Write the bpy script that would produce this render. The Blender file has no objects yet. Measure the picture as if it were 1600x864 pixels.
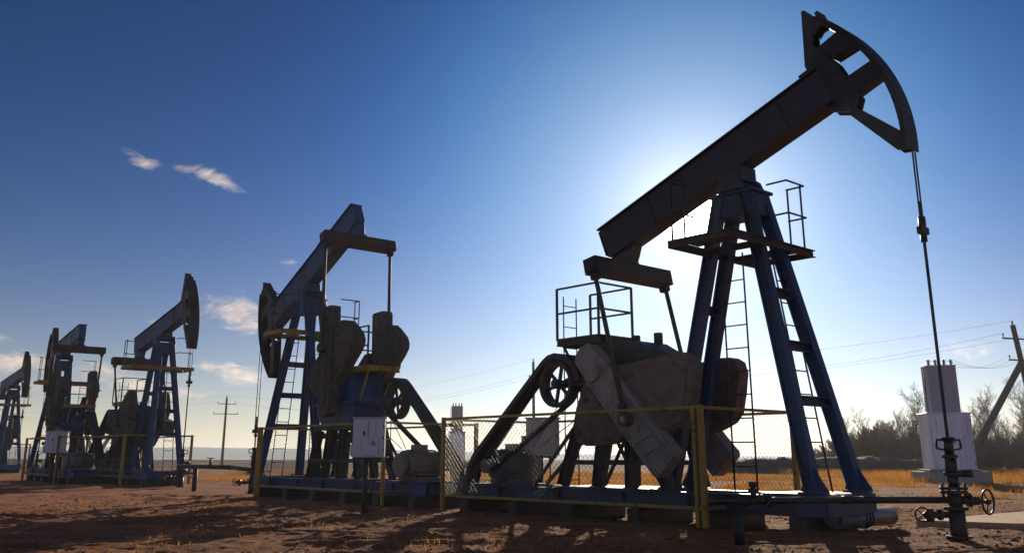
import bpy, bmesh, math, random
import numpy as np
from mathutils import Vector, Matrix
from math import sin, cos, pi, radians as R

random.seed(7)
rng = np.random.default_rng(7)
scene = bpy.context.scene
col = scene.collection

# ------------------------------------------------------------------ materials
def nodes_of(m):
    m.use_nodes = True
    nt = m.node_tree
    nt.nodes.clear()
    return nt, nt.nodes, nt.links

def surf(name, base, second=None, amount=0.45, rough=0.6, metal=0.0, scale=3.0, bump=0.15, third=None, third_amt=0.35, streak=False):
    """Painted / rusty / dirty solid: base colour with blotches of a second and third colour."""
    m = bpy.data.materials.new(name)
    nt, N, L = nodes_of(m)
    out = N.new('ShaderNodeOutputMaterial'); b = N.new('ShaderNodeBsdfPrincipled')
    L.new(b.outputs[0], out.inputs[0])
    tc = N.new('ShaderNodeTexCoord'); oi = N.new('ShaderNodeObjectInfo')
    mul = N.new('ShaderNodeMath'); mul.operation = 'MULTIPLY'; mul.inputs[1].default_value = 37.0
    L.new(oi.outputs['Random'], mul.inputs[0])
    add = N.new('ShaderNodeVectorMath'); add.operation = 'ADD'
    L.new(tc.outputs['Object'], add.inputs[0]); L.new(mul.outputs[0], add.inputs[1])
    vec = add.outputs[0]
    if streak:
        mp = N.new('ShaderNodeMapping'); mp.inputs['Scale'].default_value = (1, 1, .18)
        L.new(vec, mp.inputs['Vector']); svec = mp.outputs[0]
    else:
        svec = vec
    n1 = N.new('ShaderNodeTexNoise'); n1.inputs['Scale'].default_value = scale
    n1.inputs['Detail'].default_value = 8; n1.inputs['Roughness'].default_value = .65
    L.new(svec, n1.inputs['Vector'])
    colr = None
    def mix(fac, a, bcol):
        mx = N.new('ShaderNodeMix'); mx.data_type = 'RGBA'
        L.new(fac, mx.inputs[0])
        if isinstance(a, tuple): mx.inputs[6].default_value = (*a, 1)
        else: L.new(a, mx.inputs[6])
        mx.inputs[7].default_value = (*bcol, 1)
        return mx.outputs[2]
    def ramp(src, lo, hi):
        r = N.new('ShaderNodeMapRange'); r.inputs[1].default_value = lo; r.inputs[2].default_value = hi
        r.interpolation_type = 'SMOOTHSTEP'
        L.new(src, r.inputs[0]); return r.outputs[0]
    c = base
    if second:
        c = mix(ramp(n1.outputs[0], 1 - amount - .08, 1 - amount + .12), base, second)
    if third:
        n2 = N.new('ShaderNodeTexNoise'); n2.inputs['Scale'].default_value = scale * 2.7
        n2.inputs['Detail'].default_value = 6; L.new(vec, n2.inputs['Vector'])
        c = mix(ramp(n2.outputs[0], 1 - third_amt - .05, 1 - third_amt + .1), c, third)
    if isinstance(c, tuple): b.inputs['Base Color'].default_value = (*c, 1)
    else: L.new(c, b.inputs['Base Color'])
    if streak:
        mp2 = N.new('ShaderNodeMapping'); mp2.inputs['Scale'].default_value = (6, 6, .35); L.new(vec, mp2.inputs['Vector'])
        n4 = N.new('ShaderNodeTexNoise'); n4.inputs['Scale'].default_value = scale*1.6; n4.inputs['Detail'].default_value = 5; L.new(mp2.outputs[0], n4.inputs['Vector'])
        c = mix(ramp(n4.outputs[0], .6, .72), c, (base[0]*.45+.03, base[1]*.4+.014, base[2]*.3+.006))
        for l_ in list(b.inputs['Base Color'].links): L.remove(l_)
        L.new(c, b.inputs['Base Color'])
    n3 = N.new('ShaderNodeTexNoise'); n3.inputs['Scale'].default_value = scale * 9; n3.inputs['Detail'].default_value = 4
    L.new(vec, n3.inputs['Vector'])
    rr = N.new('ShaderNodeMapRange'); rr.inputs[3].default_value = max(.05, rough - .15); rr.inputs[4].default_value = min(1, rough + .18)
    L.new(n3.outputs[0], rr.inputs[0]); L.new(rr.outputs[0], b.inputs['Roughness'])
    b.inputs['Metallic'].default_value = metal
    bp = N.new('ShaderNodeBump'); bp.inputs['Strength'].default_value = bump; bp.inputs['Distance'].default_value = .01
    L.new(n3.outputs[0], bp.inputs['Height']); L.new(bp.outputs[0], b.inputs['Normal'])
    return m

RUST = (.11, .042, .018)
M = {}
M['blue'] = surf('worn_blue_paint', (.022, .058, .145), (.03, .026, .027), .48, .5, 0, 2.0, .2, RUST, .36, True)
M['beam'] = surf('grimy_grey_paint', (.04, .036, .036), (.02, .03, .06), .44, .5, 0, 1.6, .2, (.06, .035, .022), .4, True)
M['blue_bright'] = surf('blue_paint', (.016, .062, .2), (.022, .024, .032), .46, .5, 0, 2.0, .2, RUST, .32, True)
M['dark'] = surf('oily_dark_steel', (.022, .018, .016), (.05, .032, .022), .46, .48, 0, 2.6, .25, (.012, .012, .014), .42)
M['brown'] = surf('rusty_brown_steel', (.05, .032, .024), (.095, .042, .022), .46, .6, 0, 2.4, .25, (.025, .02, .018), .42)
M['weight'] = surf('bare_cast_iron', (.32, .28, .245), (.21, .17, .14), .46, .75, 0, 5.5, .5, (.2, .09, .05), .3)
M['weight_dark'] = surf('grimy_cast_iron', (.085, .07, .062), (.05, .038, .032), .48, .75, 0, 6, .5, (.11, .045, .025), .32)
M['rustiron'] = surf('rusty_cast_iron', (.175, .122, .095), (.115, .075, .056), .48, .78, 0, 5, .6, (.15, .055, .03), .34)
M['yellow'] = surf('worn_yellow_paint', (.36, .225, .03), (.17, .08, .022), .42, .55, 0, 3.5, .15, (.05, .03, .018), .36)
M['orange'] = surf('rusted_orange_paint', (.4, .15, .03), (.17, .06, .02), .45, .6, 0, 3.0, .15, (.06, .03, .018), .36)
M['rail'] = surf('grey_rail_steel', (.035, .032, .03), (.07, .04, .025), .42, .5, 0, 5, .1)
M['wire'] = surf('galvanised_wire', (.07, .066, .062), (.06, .04, .03), .42, .45, .4, 9, .05)
M['rope'] = surf('steel_rope', (.05, .045, .04), (.09, .07, .05), .4, .45, .5, 12, .1)
M['belt'] = surf('black_rubber', (.018, .018, .018), (.04, .035, .03), .4, .7, 0, 6, .1)
M['motor'] = surf('motor_grey_paint', (.16, .14, .13), (.08, .06, .05), .45, .5, 0, 3.5, .2, RUST, .33)
M['white'] = surf('dusty_white_enamel', (.62, .61, .68), (.42, .4, .44), .42, .45, 0, 3, .08, (.3, .2, .13), .29, True)
M['kiosk'] = surf('pale_lilac_sheet_metal', (.77, .77, .93), (.6, .59, .74), .42, .5, 0, 1.0, .1, (.36, .27, .22), .28, True)
M['kioskgrey'] = surf('grey_sheet_metal', (.34, .33, .4), (.24, .23, .28), .42, .55, 0, 1.0, .1, (.22, .15, .11), .28, True)
M['concrete'] = surf('weathered_concrete', (.34, .32, .29), (.22, .2, .17), .45, .9, 0, 2.2, .5, (.16, .13, .1), .36)
M['wood'] = surf('weathered_pole_wood', (.12, .095, .075), (.07, .055, .042), .46, .85, 0, 4, .4)
M['porcelain'] = surf('brown_porcelain', (.06, .03, .02), (.1, .06, .04), .4, .25, 0, 5, .05)
M['pipe'] = surf('oily_pipe_steel', (.045, .042, .04), (.09, .06, .04), .44, .38, .35, 3.5, .2, (.02, .018, .016), .4)
M['black'] = surf('black_plastic', (.02, .02, .022), None, 0, .5)
M['bark'] = surf('grey_bark', (.12, .095, .078), (.065, .05, .04), .48, .9, 0, 6, .5)
M['birch'] = surf('birch_bark', (.3, .27, .24), (.09, .07, .06), .45, .85, 0, 5, .4)
M['twig'] = surf('brown_twigs', (.36, .23, .155), (.24, .15, .1), .48, .9, 0, .6, .1)
M['leaf'] = surf('rust_brown_leaves', (.34, .14, .05), (.22, .09, .035), .48, .8, 0, .9, .1, (.28, .15, .04), .33)

# ------------------------------------------------------------------ mesh builder
class MB:
    def __init__(s): s.v = []; s.f = []; s.sm = []
    def add(s, vs, fs, smooth=False):
        o = len(s.v); s.v += [tuple(p) for p in vs]
        s.f += [tuple(i + o for i in f) for f in fs]; s.sm += [smooth] * len(fs)
    def box(s, x0, x1, y0, y1, z0, z1):
        s.add([(x0,y0,z0),(x1,y0,z0),(x1,y1,z0),(x0,y1,z0),(x0,y0,z1),(x1,y0,z1),(x1,y1,z1),(x0,y1,z1)],
              [(0,3,2,1),(4,5,6,7),(0,1,5,4),(1,2,6,5),(2,3,7,6),(3,0,4,7)])
    def frame(s, a, b, up=(0,0,1)):
        a = Vector(a); b = Vector(b); t = (b - a).normalized(); up = Vector(up)
        if abs(t.dot(up)) > .98: up = Vector((1,0,0))
        sd = t.cross(up).normalized(); n = sd.cross(t).normalized()
        return a, b, sd, n
    def sweep(s, a, b, prof, up=(0,0,1), smooth=False):
        """extrude a closed 2-D profile (side, up) from a to b"""
        a, b, sd, n = s.frame(a, b, up); k = len(prof)
        vs = [a + sd*p + n*q for p, q in prof] + [b + sd*p + n*q for p, q in prof]
        fs = [(i, (i+1) % k, k + (i+1) % k, k + i) for i in range(k)] + [tuple(range(k-1, -1, -1)), tuple(range(k, 2*k))]
        s.add(vs, fs, smooth)
    def bar(s, a, b, w, h=None, up=(0,0,1)):
        h = h or w; w /= 2; h /= 2
        s.sweep(a, b, [(-w,-h),(w,-h),(w,h),(-w,h)], up)
    def ibeam(s, a, b, w, h, t=.022, up=(0,0,1)):
        w /= 2; h /= 2; q = t*.45
        s.sweep(a, b, [(-w,-h),(w,-h),(w,-h+t),(q,-h+t),(q,h-t),(w,h-t),(w,h),(-w,h),(-w,h-t),(-q,h-t),(-q,-h+t),(-w,-h+t)], up)
    def channel(s, a, b, w, h, t=.022, up=(0,0,1)):
        w /= 2; h /= 2
        s.sweep(a, b, [(-w,-h),(w,-h),(w,-h+t),(-w+t,-h+t),(-w+t,h-t),(w,h-t),(w,h),(-w,h)], up)
    def cyl(s, a, b, r, n=12, r2=None):
        r2 = r if r2 is None else r2
        a, b, sd, nn = s.frame(a, b); o = []
        for c, rr in ((a, r), (b, r2)):
            o += [c + (sd*cos(2*pi*i/n) + nn*sin(2*pi*i/n))*rr for i in range(n)]
        base = len(s.v)
        s.add(o, [(i, (i+1) % n, n + (i+1) % n, n + i) for i in range(n)], True)
        s.add([], []); 
        s.f += [tuple(base + i for i in range(n-1, -1, -1)), tuple(base + n + i for i in range(n))]; s.sm += [False, False]
    def tube(s, pts, r, n=6):
        for i in range(len(pts)-1): s.cyl(pts[i], pts[i+1], r, n)
    def prism(s, poly, a, b, axis='y'):
        """polygon in the plane across the axis, from a to b along it"""
        def P(p, t):
            return {'y': (p[0], t, p[1]), 'x': (t, p[0], p[1]), 'z': (p[0], p[1], t)}[axis]
        k = len(poly)
        vs = [P(p, a) for p in poly] + [P(p, b) for p in poly]
        s.add(vs, [tuple(range(k)), tuple(range(2*k-1, k-1, -1))] + [(i, k+i, k+(i+1) % k, (i+1) % k) for i in range(k)])
    def ring(s, c, axis, R0, r, n=28, m=6):
        """torus"""
        c = Vector(c); ax = Vector(axis).normalized()
        e1 = ax.orthogonal().normalized(); e2 = ax.cross(e1)
        vs = []
        for i in range(n):
            t = 2*pi*i/n; d = e1*cos(t) + e2*sin(t)
            for j in range(m):
                u = 2*pi*j/m; vs.append(c + d*(R0 + r*cos(u)) + ax*(r*sin(u)))
        fs = [(i*m + j, ((i+1) % n)*m + j, ((i+1) % n)*m + (j+1) % m, i*m + (j+1) % m) for i in range(n) for j in range(m)]
        s.add(vs, fs, True)
    def build(s, name, mat, parent=None, loc=(0,0,0), bevel=0):
        me = bpy.data.meshes.new(name); me.from_pydata(s.v, [], s.f); 
        me.materials.append(mat)
        for p, q in zip(me.polygons, s.sm): p.use_smooth = q
        bm = bmesh.new(); bm.from_mesh(me); bmesh.ops.recalc_face_normals(bm, faces=bm.faces); bm.to_mesh(me); bm.free()
        o = bpy.data.objects.new(name, me); col.objects.link(o); o.location = loc
        if parent: o.parent = parent
        if bevel:
            mod = o.modifiers.new('edge', 'BEVEL'); mod.width = bevel; mod.segments = 1; mod.limit_method = 'ANGLE'; mod.angle_limit = R(40)
        return o

def mesh_obj(name, v, f, mat, parent=None, smooth=False):
    me = bpy.data.meshes.new(name)
    v = np.asarray(v, dtype=np.float32); f = np.asarray(f, dtype=np.int32)
    k = f.shape[1]
    me.vertices.add(len(v)); me.vertices.foreach_set('co', v.ravel())
    me.loops.add(f.size); me.loops.foreach_set('vertex_index', f.ravel())
    me.polygons.add(len(f)); me.polygons.foreach_set('loop_start', np.arange(0, f.size, k, dtype=np.int32))
    me.update(calc_edges=True); me.validate()
    me.polygons.foreach_set('use_smooth', np.full(len(me.polygons), smooth))
    me.materials.append(mat)
    o = bpy.data.objects.new(name, me); col.objects.link(o)
    if parent: o.parent = parent
    return o

def empty(name, loc, rz=0):
    o = bpy.data.objects.new(name, None); col.objects.link(o)
    o.location = loc; o.rotation_euler = (0, 0, rz); o.empty_display_size = .3
    return o
def tag(o, label, cat, group=None):
    o['label'] = label; o['category'] = cat
    if group: o['group'] = group
    return o
def copy_tree(o, parent=None):
    c = o.copy(); col.objects.link(c)
    if parent: c.parent = parent
    for ch in o.children: copy_tree(ch, c)
    return c

# ------------------------------------------------------------------ camera
CAM_H = 1.0
PITCH = 14.95; F = 1432.6
cam = bpy.data.cameras.new('camera'); cob = bpy.data.objects.new('camera', cam); col.objects.link(cob)
cob.location = (0, 0, CAM_H); cob.rotation_euler = (R(90 + PITCH), 0, 0)
cam.sensor_width = 36; cam.lens = 36*F/1600; cam.shift_y = -(432 - 330)/1600
cam.clip_start = .05; cam.clip_end = 20000
scene.camera = cob

# ------------------------------------------------------------------ the pumping unit
PU, PZ = .35, 5.30            # bearing of the walking beam
ARC = 2.83                    # radius of the horse head
SE, DE = -2.68, -.176         # equaliser bearing in the beam's frame
HUB = (-2.245, 2.404); PIN = 1.131; ROD = 2.704
CV = .74                      # crank plane
def eq_pos(beta):
    return PU + SE*cos(beta) - DE*sin(beta), PZ + SE*sin(beta) + DE*cos(beta)
def solve_crank(beta, guess):
    best = None
    for i in range(-1800, 1801):
        c = R(guess + i*.05)
        e = eq_pos(beta)
        d = abs(math.hypot(e[0]-HUB[0]-PIN*cos(c), e[1]-HUB[1]-PIN*sin(c)) - ROD)
        sc = d + 1e-4*abs(i*.05)
        if best is None or sc < best[0]: best = (sc, c)
    return best[1]

def make_pump():
    root = empty('pump_jack', (0, 0, 0))
    # ---- skid
    b = MB()
    for s in (-1, 1):
        b.ibeam((-6.15, s*.52, .335), (1.78, s*.52, .335), .2, .27, .03)
    for x in (-6.1, -5.2, -4.2, -3.3, -2.3, -1.2, -.3, .6, 1.72):
        b.ibeam((x, -.41, .325), (x, .41, .325), .14, .22, .02)
    b.box(.72, 1.78, -.66, .66, .475, .5)                # front deck plate
    b.box(-6.1, -4.7, -.6, .6, .475, .495)
    b.box(-3.55, -1.0, -.61, .61, .475, .497)
    b.box(1.79, 1.82, -.66, .66, .2, .49)
    for s in (-1, 1):
        b.box(.8, 1.78, s*.64-.015, s*.64+.015, .2, .47)
        for x in (-5.0, -3.4, -1.9, -.6): b.box(x-.01, x+.01, s*.44, s*.61, .24, .43)
    b.build('skid', M['blue'], root, bevel=.006)
    for x in (-5.9, -4.5, -3.1, -1.6, -.2, 1.35):
        k = MB(); k.box(x-.13, x+.13, -.7, .7, -.08, .197); k.build('support_block', M['dark'], root, bevel=.012)
    # ---- derrick
    top = {1: (.58, .21, 5.1), -1: (.08, .21, 5.1)}
    ft = {1: (1.58, .6), -1: (-1.125, .27)}
    for e in (1, -1):
        for s in (-1, 1):
            a = (ft[e][0], s*ft[e][1], .5); t = (top[e][0], s*top[e][1], 5.08)
            l = MB(); l.ibeam(a, t, .17, .2, .03, up=(1, 0, 0))
            l.bar((a[0], a[1], .5), (a[0], a[1], .53), .34, .3)
            l.prism([(a[0]-.02, .53), (a[0]+e*.24, .53), (a[0]-e*.03, .95)], a[1]-.012, a[1]+.012)
            l.prism([(a[0]+e*.02, .53), (a[0]-e*.2, .53), (a[0]-e*.1, .8)], a[1]-.012, a[1]+.012)
            l.build('derrick_leg', M['blue'], root, bevel=.006)
    def on_leg(e, s, z):
        t = (z - .5)/(5.08 - .5)
        return Vector((ft[e][0] + (top[e][0]-ft[e][0])*t, s*(ft[e][1] + (top[e][1]-ft[e][1])*t), z))
    for e, zs in ((1, (1.78, 2.6, 3.42)), (-1, (1.5, 3.3))):
        for z in zs:
            p, q = on_leg(e, -1, z), on_leg(e, 1, z); q2 = (q-p).normalized()*.08
            c = MB(); c.channel(p+q2, q-q2, .12, .14, .02); c.build('crossbar', M['blue'], root, bevel=.005)
    c = MB()
    c.box(-.1, .76, -.29, .29, 5.08, 5.13); c.box(-.02, .7, -.25, .25, 4.72, 5.08)
    for s in (-1, 1):
        c.prism([(.1, 5.13), (.6, 5.13), (.5, 5.36), (.42, 5.42), (.28, 5.42), (.2, 5.36)], s*.3-.06, s*.3+.06)
        for x in (.16, .54): c.cyl((x, s*.3, 5.13), (x, s*.3, 5.22), .03, 8)
    c.build('saddle', M['blue'], root, bevel=.008)
    # ---- platform round the derrick head
    z = 4.17; u0, u1, v0, v1 = -.12, 1.0, -1.34, .98
    p = MB()
    for x in (u0, u1): p.channel((x, v0, z), (x, v1, z), .06, .12, .012)
    for y in (v0, -.42, .42, v1): p.channel((u0+.03, y, z), (u1-.03, y, z), .05, .1, .012)
    for y0, y1 in ((v0, -.62), (.62, v1)):
        n = int((y1-y0)/.05)
        for i in range(n): p.bar((u0+.03, y0+.04+i*.05, z+.066), (u1-.03, y0+.04+i*.05, z+.066), .03, .012)
    pl = p.build('work_platform', M['brown'], root)
    def rail_loop(pts, zb, h, parent, name='handrail', mids=(.5,), posts=None, r=.016):
        k = MB()
        for f in (1.0, *mids): k.tube([(x, y, zb + h*f) for x, y in pts], r, 6)
        for x, y in (posts or pts): k.cyl((x, y, zb), (x, y, zb + h), r, 6)
        return k.build(name, M['rail'], parent)
    rail_loop([(.6, .36), (u1-.03, .36), (u1-.03, v1-.1), (.64, v1-.1)], z+.06, 1.08, pl, posts=[(u1-.03, v1-.22), (.66, v1-.1)])
    rail_loop([(.2, v0+.05), (u0+.03, v0+.05), (u0+.03, -.7)], z+.06, .95, pl, posts=[(.15, v0+.05), (u0+.03, v0+.05)])
    # ---- ladders
    def ladder(a, b2, side, step=.36, r=.014):
        k = MB(); a = Vector(a); b2 = Vector(b2); sd = Vector(side)
        k.cyl(a-sd, b2-sd, r, 6); k.cyl(a+sd, b2+sd, r, 6)
        n = int((b2-a).length/step)
        for i in range(1, n+1):
            c0 = a + (b2-a).normalized()*step*i*.98; k.cyl(c0-sd, c0+sd, r*.8, 5)
        return k.build('ladder', M['rail'], root)
    ladder((.28, -.28, .5), (.28, -.28, 4.1), (.2, 0, 0))
    ladder((1.3, .22, .5), (.78, .22, 4.15), (0, .17, 0))
    ladder((-3.52, -.1, .2), (-3.52, -.1, 3.9), (0, .17, 0), .4, .012)
    # ---- walking beam (own frame, origin in the bearing)
    w = MB()
    d0, d1 = .2, .86
    w.prism([(-2.92, d0+.06), (-2.94, d1-.03), (2.02, d1-.03), (2.02, d0+.03), (-2.85, d0+.03)], -.13, .13)
    w.prism([(-2.96, d1-.032), (2.0, d1-.032), (2.0, d1), (-2.96, d1)], -.18, .18)
    w.prism([(-2.8, d0), (2.0, d0), (2.0, d0+.032), (-2.9, d0+.032)], -.18, .18)
    for x in (-1.7, 1.2): w.box(x-.006, x+.006, -.15, .15, d0+.03, d1-.03)
    w.prism([(-.24, .2), (-.16, -.03), (.16, -.03), (.24, .2)], -.22, .22)          # bearing bracket
    w.cyl((0, -.37, 0), (0, .37, 0), .1, 14)
    w.prism([(-2.93, .2), (-2.3, .2), (-2.45, .02), (-2.56, -.08), (-2.8, -.08), (-2.86, .05)], -.13, .13)   # tail bracket
    w.cyl((SE, -.17, DE+.05), (SE, .17, DE+.05), .1, 12)
    w.box(-2.97, -2.945, -.14, .14, .3, d1-.05)
    w.tube([(-1.15, .1, d1-.01), (-1.12, .1, d1+.1), (-.95, .1, d1+.1), (-.92, .1, d1-.01)], .014, 6)
    for x in (-2.6, -1.9, -1.1, -.4, .4, 1.1, 1.8):
        for s in (-1, 1): w.cyl((x, s*.13, d0+.03), (x, s*.18, d0+.03), .018, 6)
    beam = w.build('walking_beam', M['beam'], root, (PU, 0, PZ), .006)
    # ---- horse head
    h = MB()
    cx, cy = .05, .02; a0, a1, n = R(-23.5), R(33.8), 26
    def arc(r, t): return (cx + r*cos(t), cy + r*sin(t))
    ts = [a0 + (a1-a0)*i/n for i in range(n+1)]
    for i in range(n):
        o1, o2 = arc(ARC, ts[i]), arc(ARC, ts[i+1]); i1, i2 = arc(ARC-.03, ts[i]), arc(ARC-.03, ts[i+1])
        h.prism([i1, o1, o2, i2], -.19, .19)
        i3, i4 = arc(ARC-.1, ts[i]), arc(ARC-.1, ts[i+1])
        for s in (-1, 1): h.prism([i3, i1, i2, i4], s*.1-.021, s*.1+.021)
    tipo, tipi = arc(ARC, a0), arc(ARC-.17, a0)
    tb = (2.19, 1.85); te = arc(ARC, a1); tei = arc(ARC-.17, a1)
    for s in (-1, 1):
        y0, y1 = s*.1-.02, s*.1+.02
        h.prism([tb, te, arc(ARC-.02, R(29.5)), (2.42, 1.42), (2.3, 1.44), (2.2, 1.38)], y0, y1)                 # crown plate
        h.prism([tb, (2.26, 1.62), (2.16, 1.34), (2.02, 1.0), (1.86, 1.02)], y0-.001, y1+.001)                   # back strut
        h.prism([(1.86, 1.02), (2.14, 1.20), (2.3, .74), (2.33, .42), (2.36, .04), (2.2, -.14), (1.92, .06), (1.84, .4)], y0-.002, y1+.002)   # root plate
        h.prism([(2.12, 1.15), arc(ARC-.09, R(25)), arc(ARC-.09, R(16.3)), (2.3, .82)], y0+.001, y1-.001)
        h.prism([(2.3, .42), arc(ARC-.09, R(8.2)), arc(ARC-.09, R(2)), (2.34, .1)], y0+.001, y1-.001)
        h.prism([(2.12, -.13), (2.24, -.06), arc(ARC-.09, R(-18)), tipo, tipi], y0+.001, y1-.001)
    h.prism([(2.2, -.15), (2.24, -.1), (2.6, -.83), (2.58, -.93)], -.1, .1)
    h.prism([tb, (2.22, 1.82), (1.93, 1.03), (1.88, 1.03)], -.1, .1)
    h.prism([tb, te, (te[0]-.03, te[1]-.05), (tb[0]+.02, tb[1]-.06)], -.13, .13)
    h.prism([(2.3, .82), (2.3, .85), arc(ARC-.05, R(17)), arc(ARC-.05, R(16.4))], -.1, .1)
    h.prism([(2.34, .1), (2.34, .14), arc(ARC-.05, R(2.8)), arc(ARC-.05, R(2.1))], -.1, .1)
    h.box(2.02, 2.1, -.13, .13, .1, .95)
    for (x, y) in ((2.22, 1.83), (2.4, 1.66)): h.box(x-.03, x+.03, -.12, .12, y-.06, y+.05)
    h.box(1.7, 1.9, -.14, .14, .862, .93)
    h.build('horse_head', M['dark'], root, (PU, 0, PZ), .004)
    # ---- equaliser
    e = MB()
    e.box(-.13, .13, -1.06, 1.06, -.13, .1)
    e.box(-.15, .15, -1.04, 1.04, .1, .125); e.box(-.15, .15, -1.04, 1.04, -.152, -.13)
    for s in (-1, 1): e.box(-.08, .08, s*.93-.06, s*.93+.06, -.26, -.15)
    e.box(-.1, .1, -.2, .2, .125, .19)
    e.build('equalizer_bar', M['brown'], root, (SE, 0, DE), .006)
    # ---- pitmans (origin at the lower pin, pointing up)
    for s in (-1, 1):
        q = MB(); q.cyl((0, 0, .1), (0, 0, ROD-.2), .042, 10)
        q.box(-.07, .07, -.05, .05, ROD-.24, ROD-.1); q.cyl((0, -.08, 0), (0, .08, 0), .11, 14); q.box(-.06, .06, -.05, .05, .08, .26)
        q.build('pitman', M['brown'], root, (0, s*.95, 0), .004)
    # ---- cranks (own frame, origin in the shaft, pointing along +x)
    for s in (-1, 1):
        k = MB(); y0, y1 = s*CV-.13, s*CV+.13
        k.prism([(-.42, -.2), (.1, -.25), (2.12, -.25), (2.16, -.2), (2.16, .26), (2.12, .3), (.1, .3), (-.42, .24), (-.5, .1), (-.5, -.08)], y0, y1)
        k.prism([(.3, .24), (2.1, .24), (2.1, .3), (.3, .3)], y1, y1+.02) if s > 0 else k.prism([(.3, .24), (2.1, .24), (2.1, .3), (.3, .3)], y0-.02, y0)
        k.prism([(.0, -.25), (2.1, -.25), (2.1, -.2), (.0, -.2)], y1, y1+.02) if s > 0 else k.prism([(.0, -.25), (2.1, -.25), (2.1, -.2), (.0, -.2)], y0-.02, y0)
        k.cyl((0, s*.55, 0), (0, s*.93, 0), .19, 18)
        for x in (.55, .75, .94, PIN, 1.34): k.cyl((x, s*(CV+.12), .03), (x, s*(CV+.155), .03), .07, 12)
        k.cyl((PIN, s*(CV+.1), 0), (PIN, s*1.04, 0), .055, 12)
        k.cyl((2.02, s*(CV-.135), 0), (2.02, s*(CV+.135), 0), .035, 10)
        for i in range(26): k.box(.42+i*.06, .445+i*.06, min(s*(CV+.128), s*(CV+.15)), max(s*(CV+.128), s*(CV+.15)), .17, .235)
        for x in (1.5, 1.75): k.bar((x, s*(CV+.138), -.16), (x+.12, s*(CV+.138), .14), .05, .02)
        cr = k.build('crank', M['weight'], root, (HUB[0], 0, HUB[1]), .008)
        W1 = [(.2, .285), (.3, .42), (.57, .76), (.98, 1.32), (1.12, 1.46), (1.26, 1.5), (1.42, 1.42), (1.62, 1.16), (1.8, .88), (1.82, .68), (1.74, .45), (1.66, .285)]
        W2 = [(-.08, -.235), (-.04, -.46), (.08, -.78), (.2, -.98), (.36, -1.13), (.52, -1.17), (.7, -1.06), (.95, -.76), (1.16, -.45), (1.18, -.235)]
        for W, hol in ((W1, ((.62, .5), (1.5, .62), (1.16, 1.24))), (W2, ((.18, -.5), (.86, -.5), (.45, -.98)))):
            g = MB(); yo = s*(CV+.02); yi = s*(CV-.26)
            g.prism(W, min(yo, yi), max(yo, yi))
            mx = sum(p[0] for p in W)/len(W); my = sum(p[1] for p in W)/len(W)
            y2 = s*(CV+.045)
            g.prism([(mx+(x-mx)*.8, my+(y-my)*.8) for x, y in W], min(yo-s*.01, y2), max(yo-s*.01, y2))
            for (x, y) in hol: g.cyl((x, s*(CV+.02), y), (x, s*(CV+.085), y), .05, 6); g.cyl((x, s*(CV+.08), y), (x, s*(CV+.14), y), .025, 8)
            g.build('counterweight', M['rustiron'], cr, bevel=.018)
    # ---- gearbox on its pedestal
    g = MB()
    g.prism([(-3.0, 2.0), (-2.98, 2.66), (-2.78, 2.92), (-2.45, 3.0), (-1.65, 2.9), (-1.3, 2.7), (-1.12, 2.35), (-1.16, 1.95), (-1.4, 1.75), (-2.8, 1.75)], -.42, .42)
    g.prism([(-3.08, 2.2), (-1.06, 2.2), (-1.06, 2.27), (-3.08, 2.27)], -.5, .5)
    g.cyl((HUB[0], -.62, HUB[1]), (HUB[0], .62, HUB[1]), .15, 16)
    g.cyl((-3.47, -.62, 2.27), (-3.47, .5, 2.27), .06, 10); g.box(-3.5, -2.95, -.2, .2, 2.15, 2.38)
    for x in (-2.6, -2.0, -1.5): g.cyl((x, 0, 2.85), (x, 0, 3.05), .08, 10)
    for x in (-2.8, -2.3, -1.8, -1.35):
        for s in (-1, 1): g.cyl((x, s*.46, 2.13), (x, s*.46, 2.33), .025, 6)
    g.build('gearbox', M['dark'], root, bevel=.015)
    g = MB()
    g.box(-3.05, -1.15, -.44, .44, 1.62, 1.75)
    for (x0, x1) in ((-3.0, -3.4), (-2.45, -2.55), (-1.85, -1.8), (-1.3, -1.05)):
        for s in (-1, 1): g.ibeam((x1, s*.47, .497), (x0, s*.38, 1.62), .16, .18, .02, up=(1, 0, 0))
    for s in (-1, 1):
        g.bar((-2.55, s*.3, .52), (-1.85, s*.3, 1.6), .05, .05); g.bar((-1.8, s*.3, .52), (-2.45, s*.3, 1.6), .05, .05)
        g.bar((-3.35, s*.47, .9), (-1.1, s*.47, .9), .06, .08)
    g.build('gearbox_pedestal', M['dark'], root, bevel=.005)
    # ---- pulley
    k = MB(); c = Vector((-3.467, -.46, 2.266))
    n = 36; Ro, Ri = .42, .345
    for i in range(n):
        t0, t1 = 2*pi*i/n, 2*pi*(i+1)/n
        k.prism([(c.x+Ri*cos(t0), c.z+Ri*sin(t0)), (c.x+Ro*cos(t0), c.z+Ro*sin(t0)), (c.x+Ro*cos(t1), c.z+Ro*sin(t1)), (c.x+Ri*cos(t1), c.z+Ri*sin(t1))], c.y-.11, c.y+.11)
    for i in range(6):
        t = pi*i/3 + .3; k.bar((c.x+.05*cos(t), c.y, c.z+.05*sin(t)), (c.x+.36*cos(t), c.y, c.z+.36*sin(t)), .05, .05, up=(0, 1, 0))
    k.cyl((c.x, c.y-.13, c.z), (c.x, c.y+.13, c.z), .09, 14)
    k.build('pulley_wheel', M['dark'], root)
    # ---- belts, guard, motor
    mo = Vector((-5.45, 0, .82))
    k = MB()
    for y in (-.50, -.44, -.38):
        k.bar((c.x-.28, y, c.z+.325), (mo.x-.1, y, mo.z+.1), .04, .025); k.bar((c.x+.2, y, c.z-.36), (mo.x+.08, y, mo.z-.1), .04, .025)
    k.build('drive_belt', M['belt'], root)
    k = MB()
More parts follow.
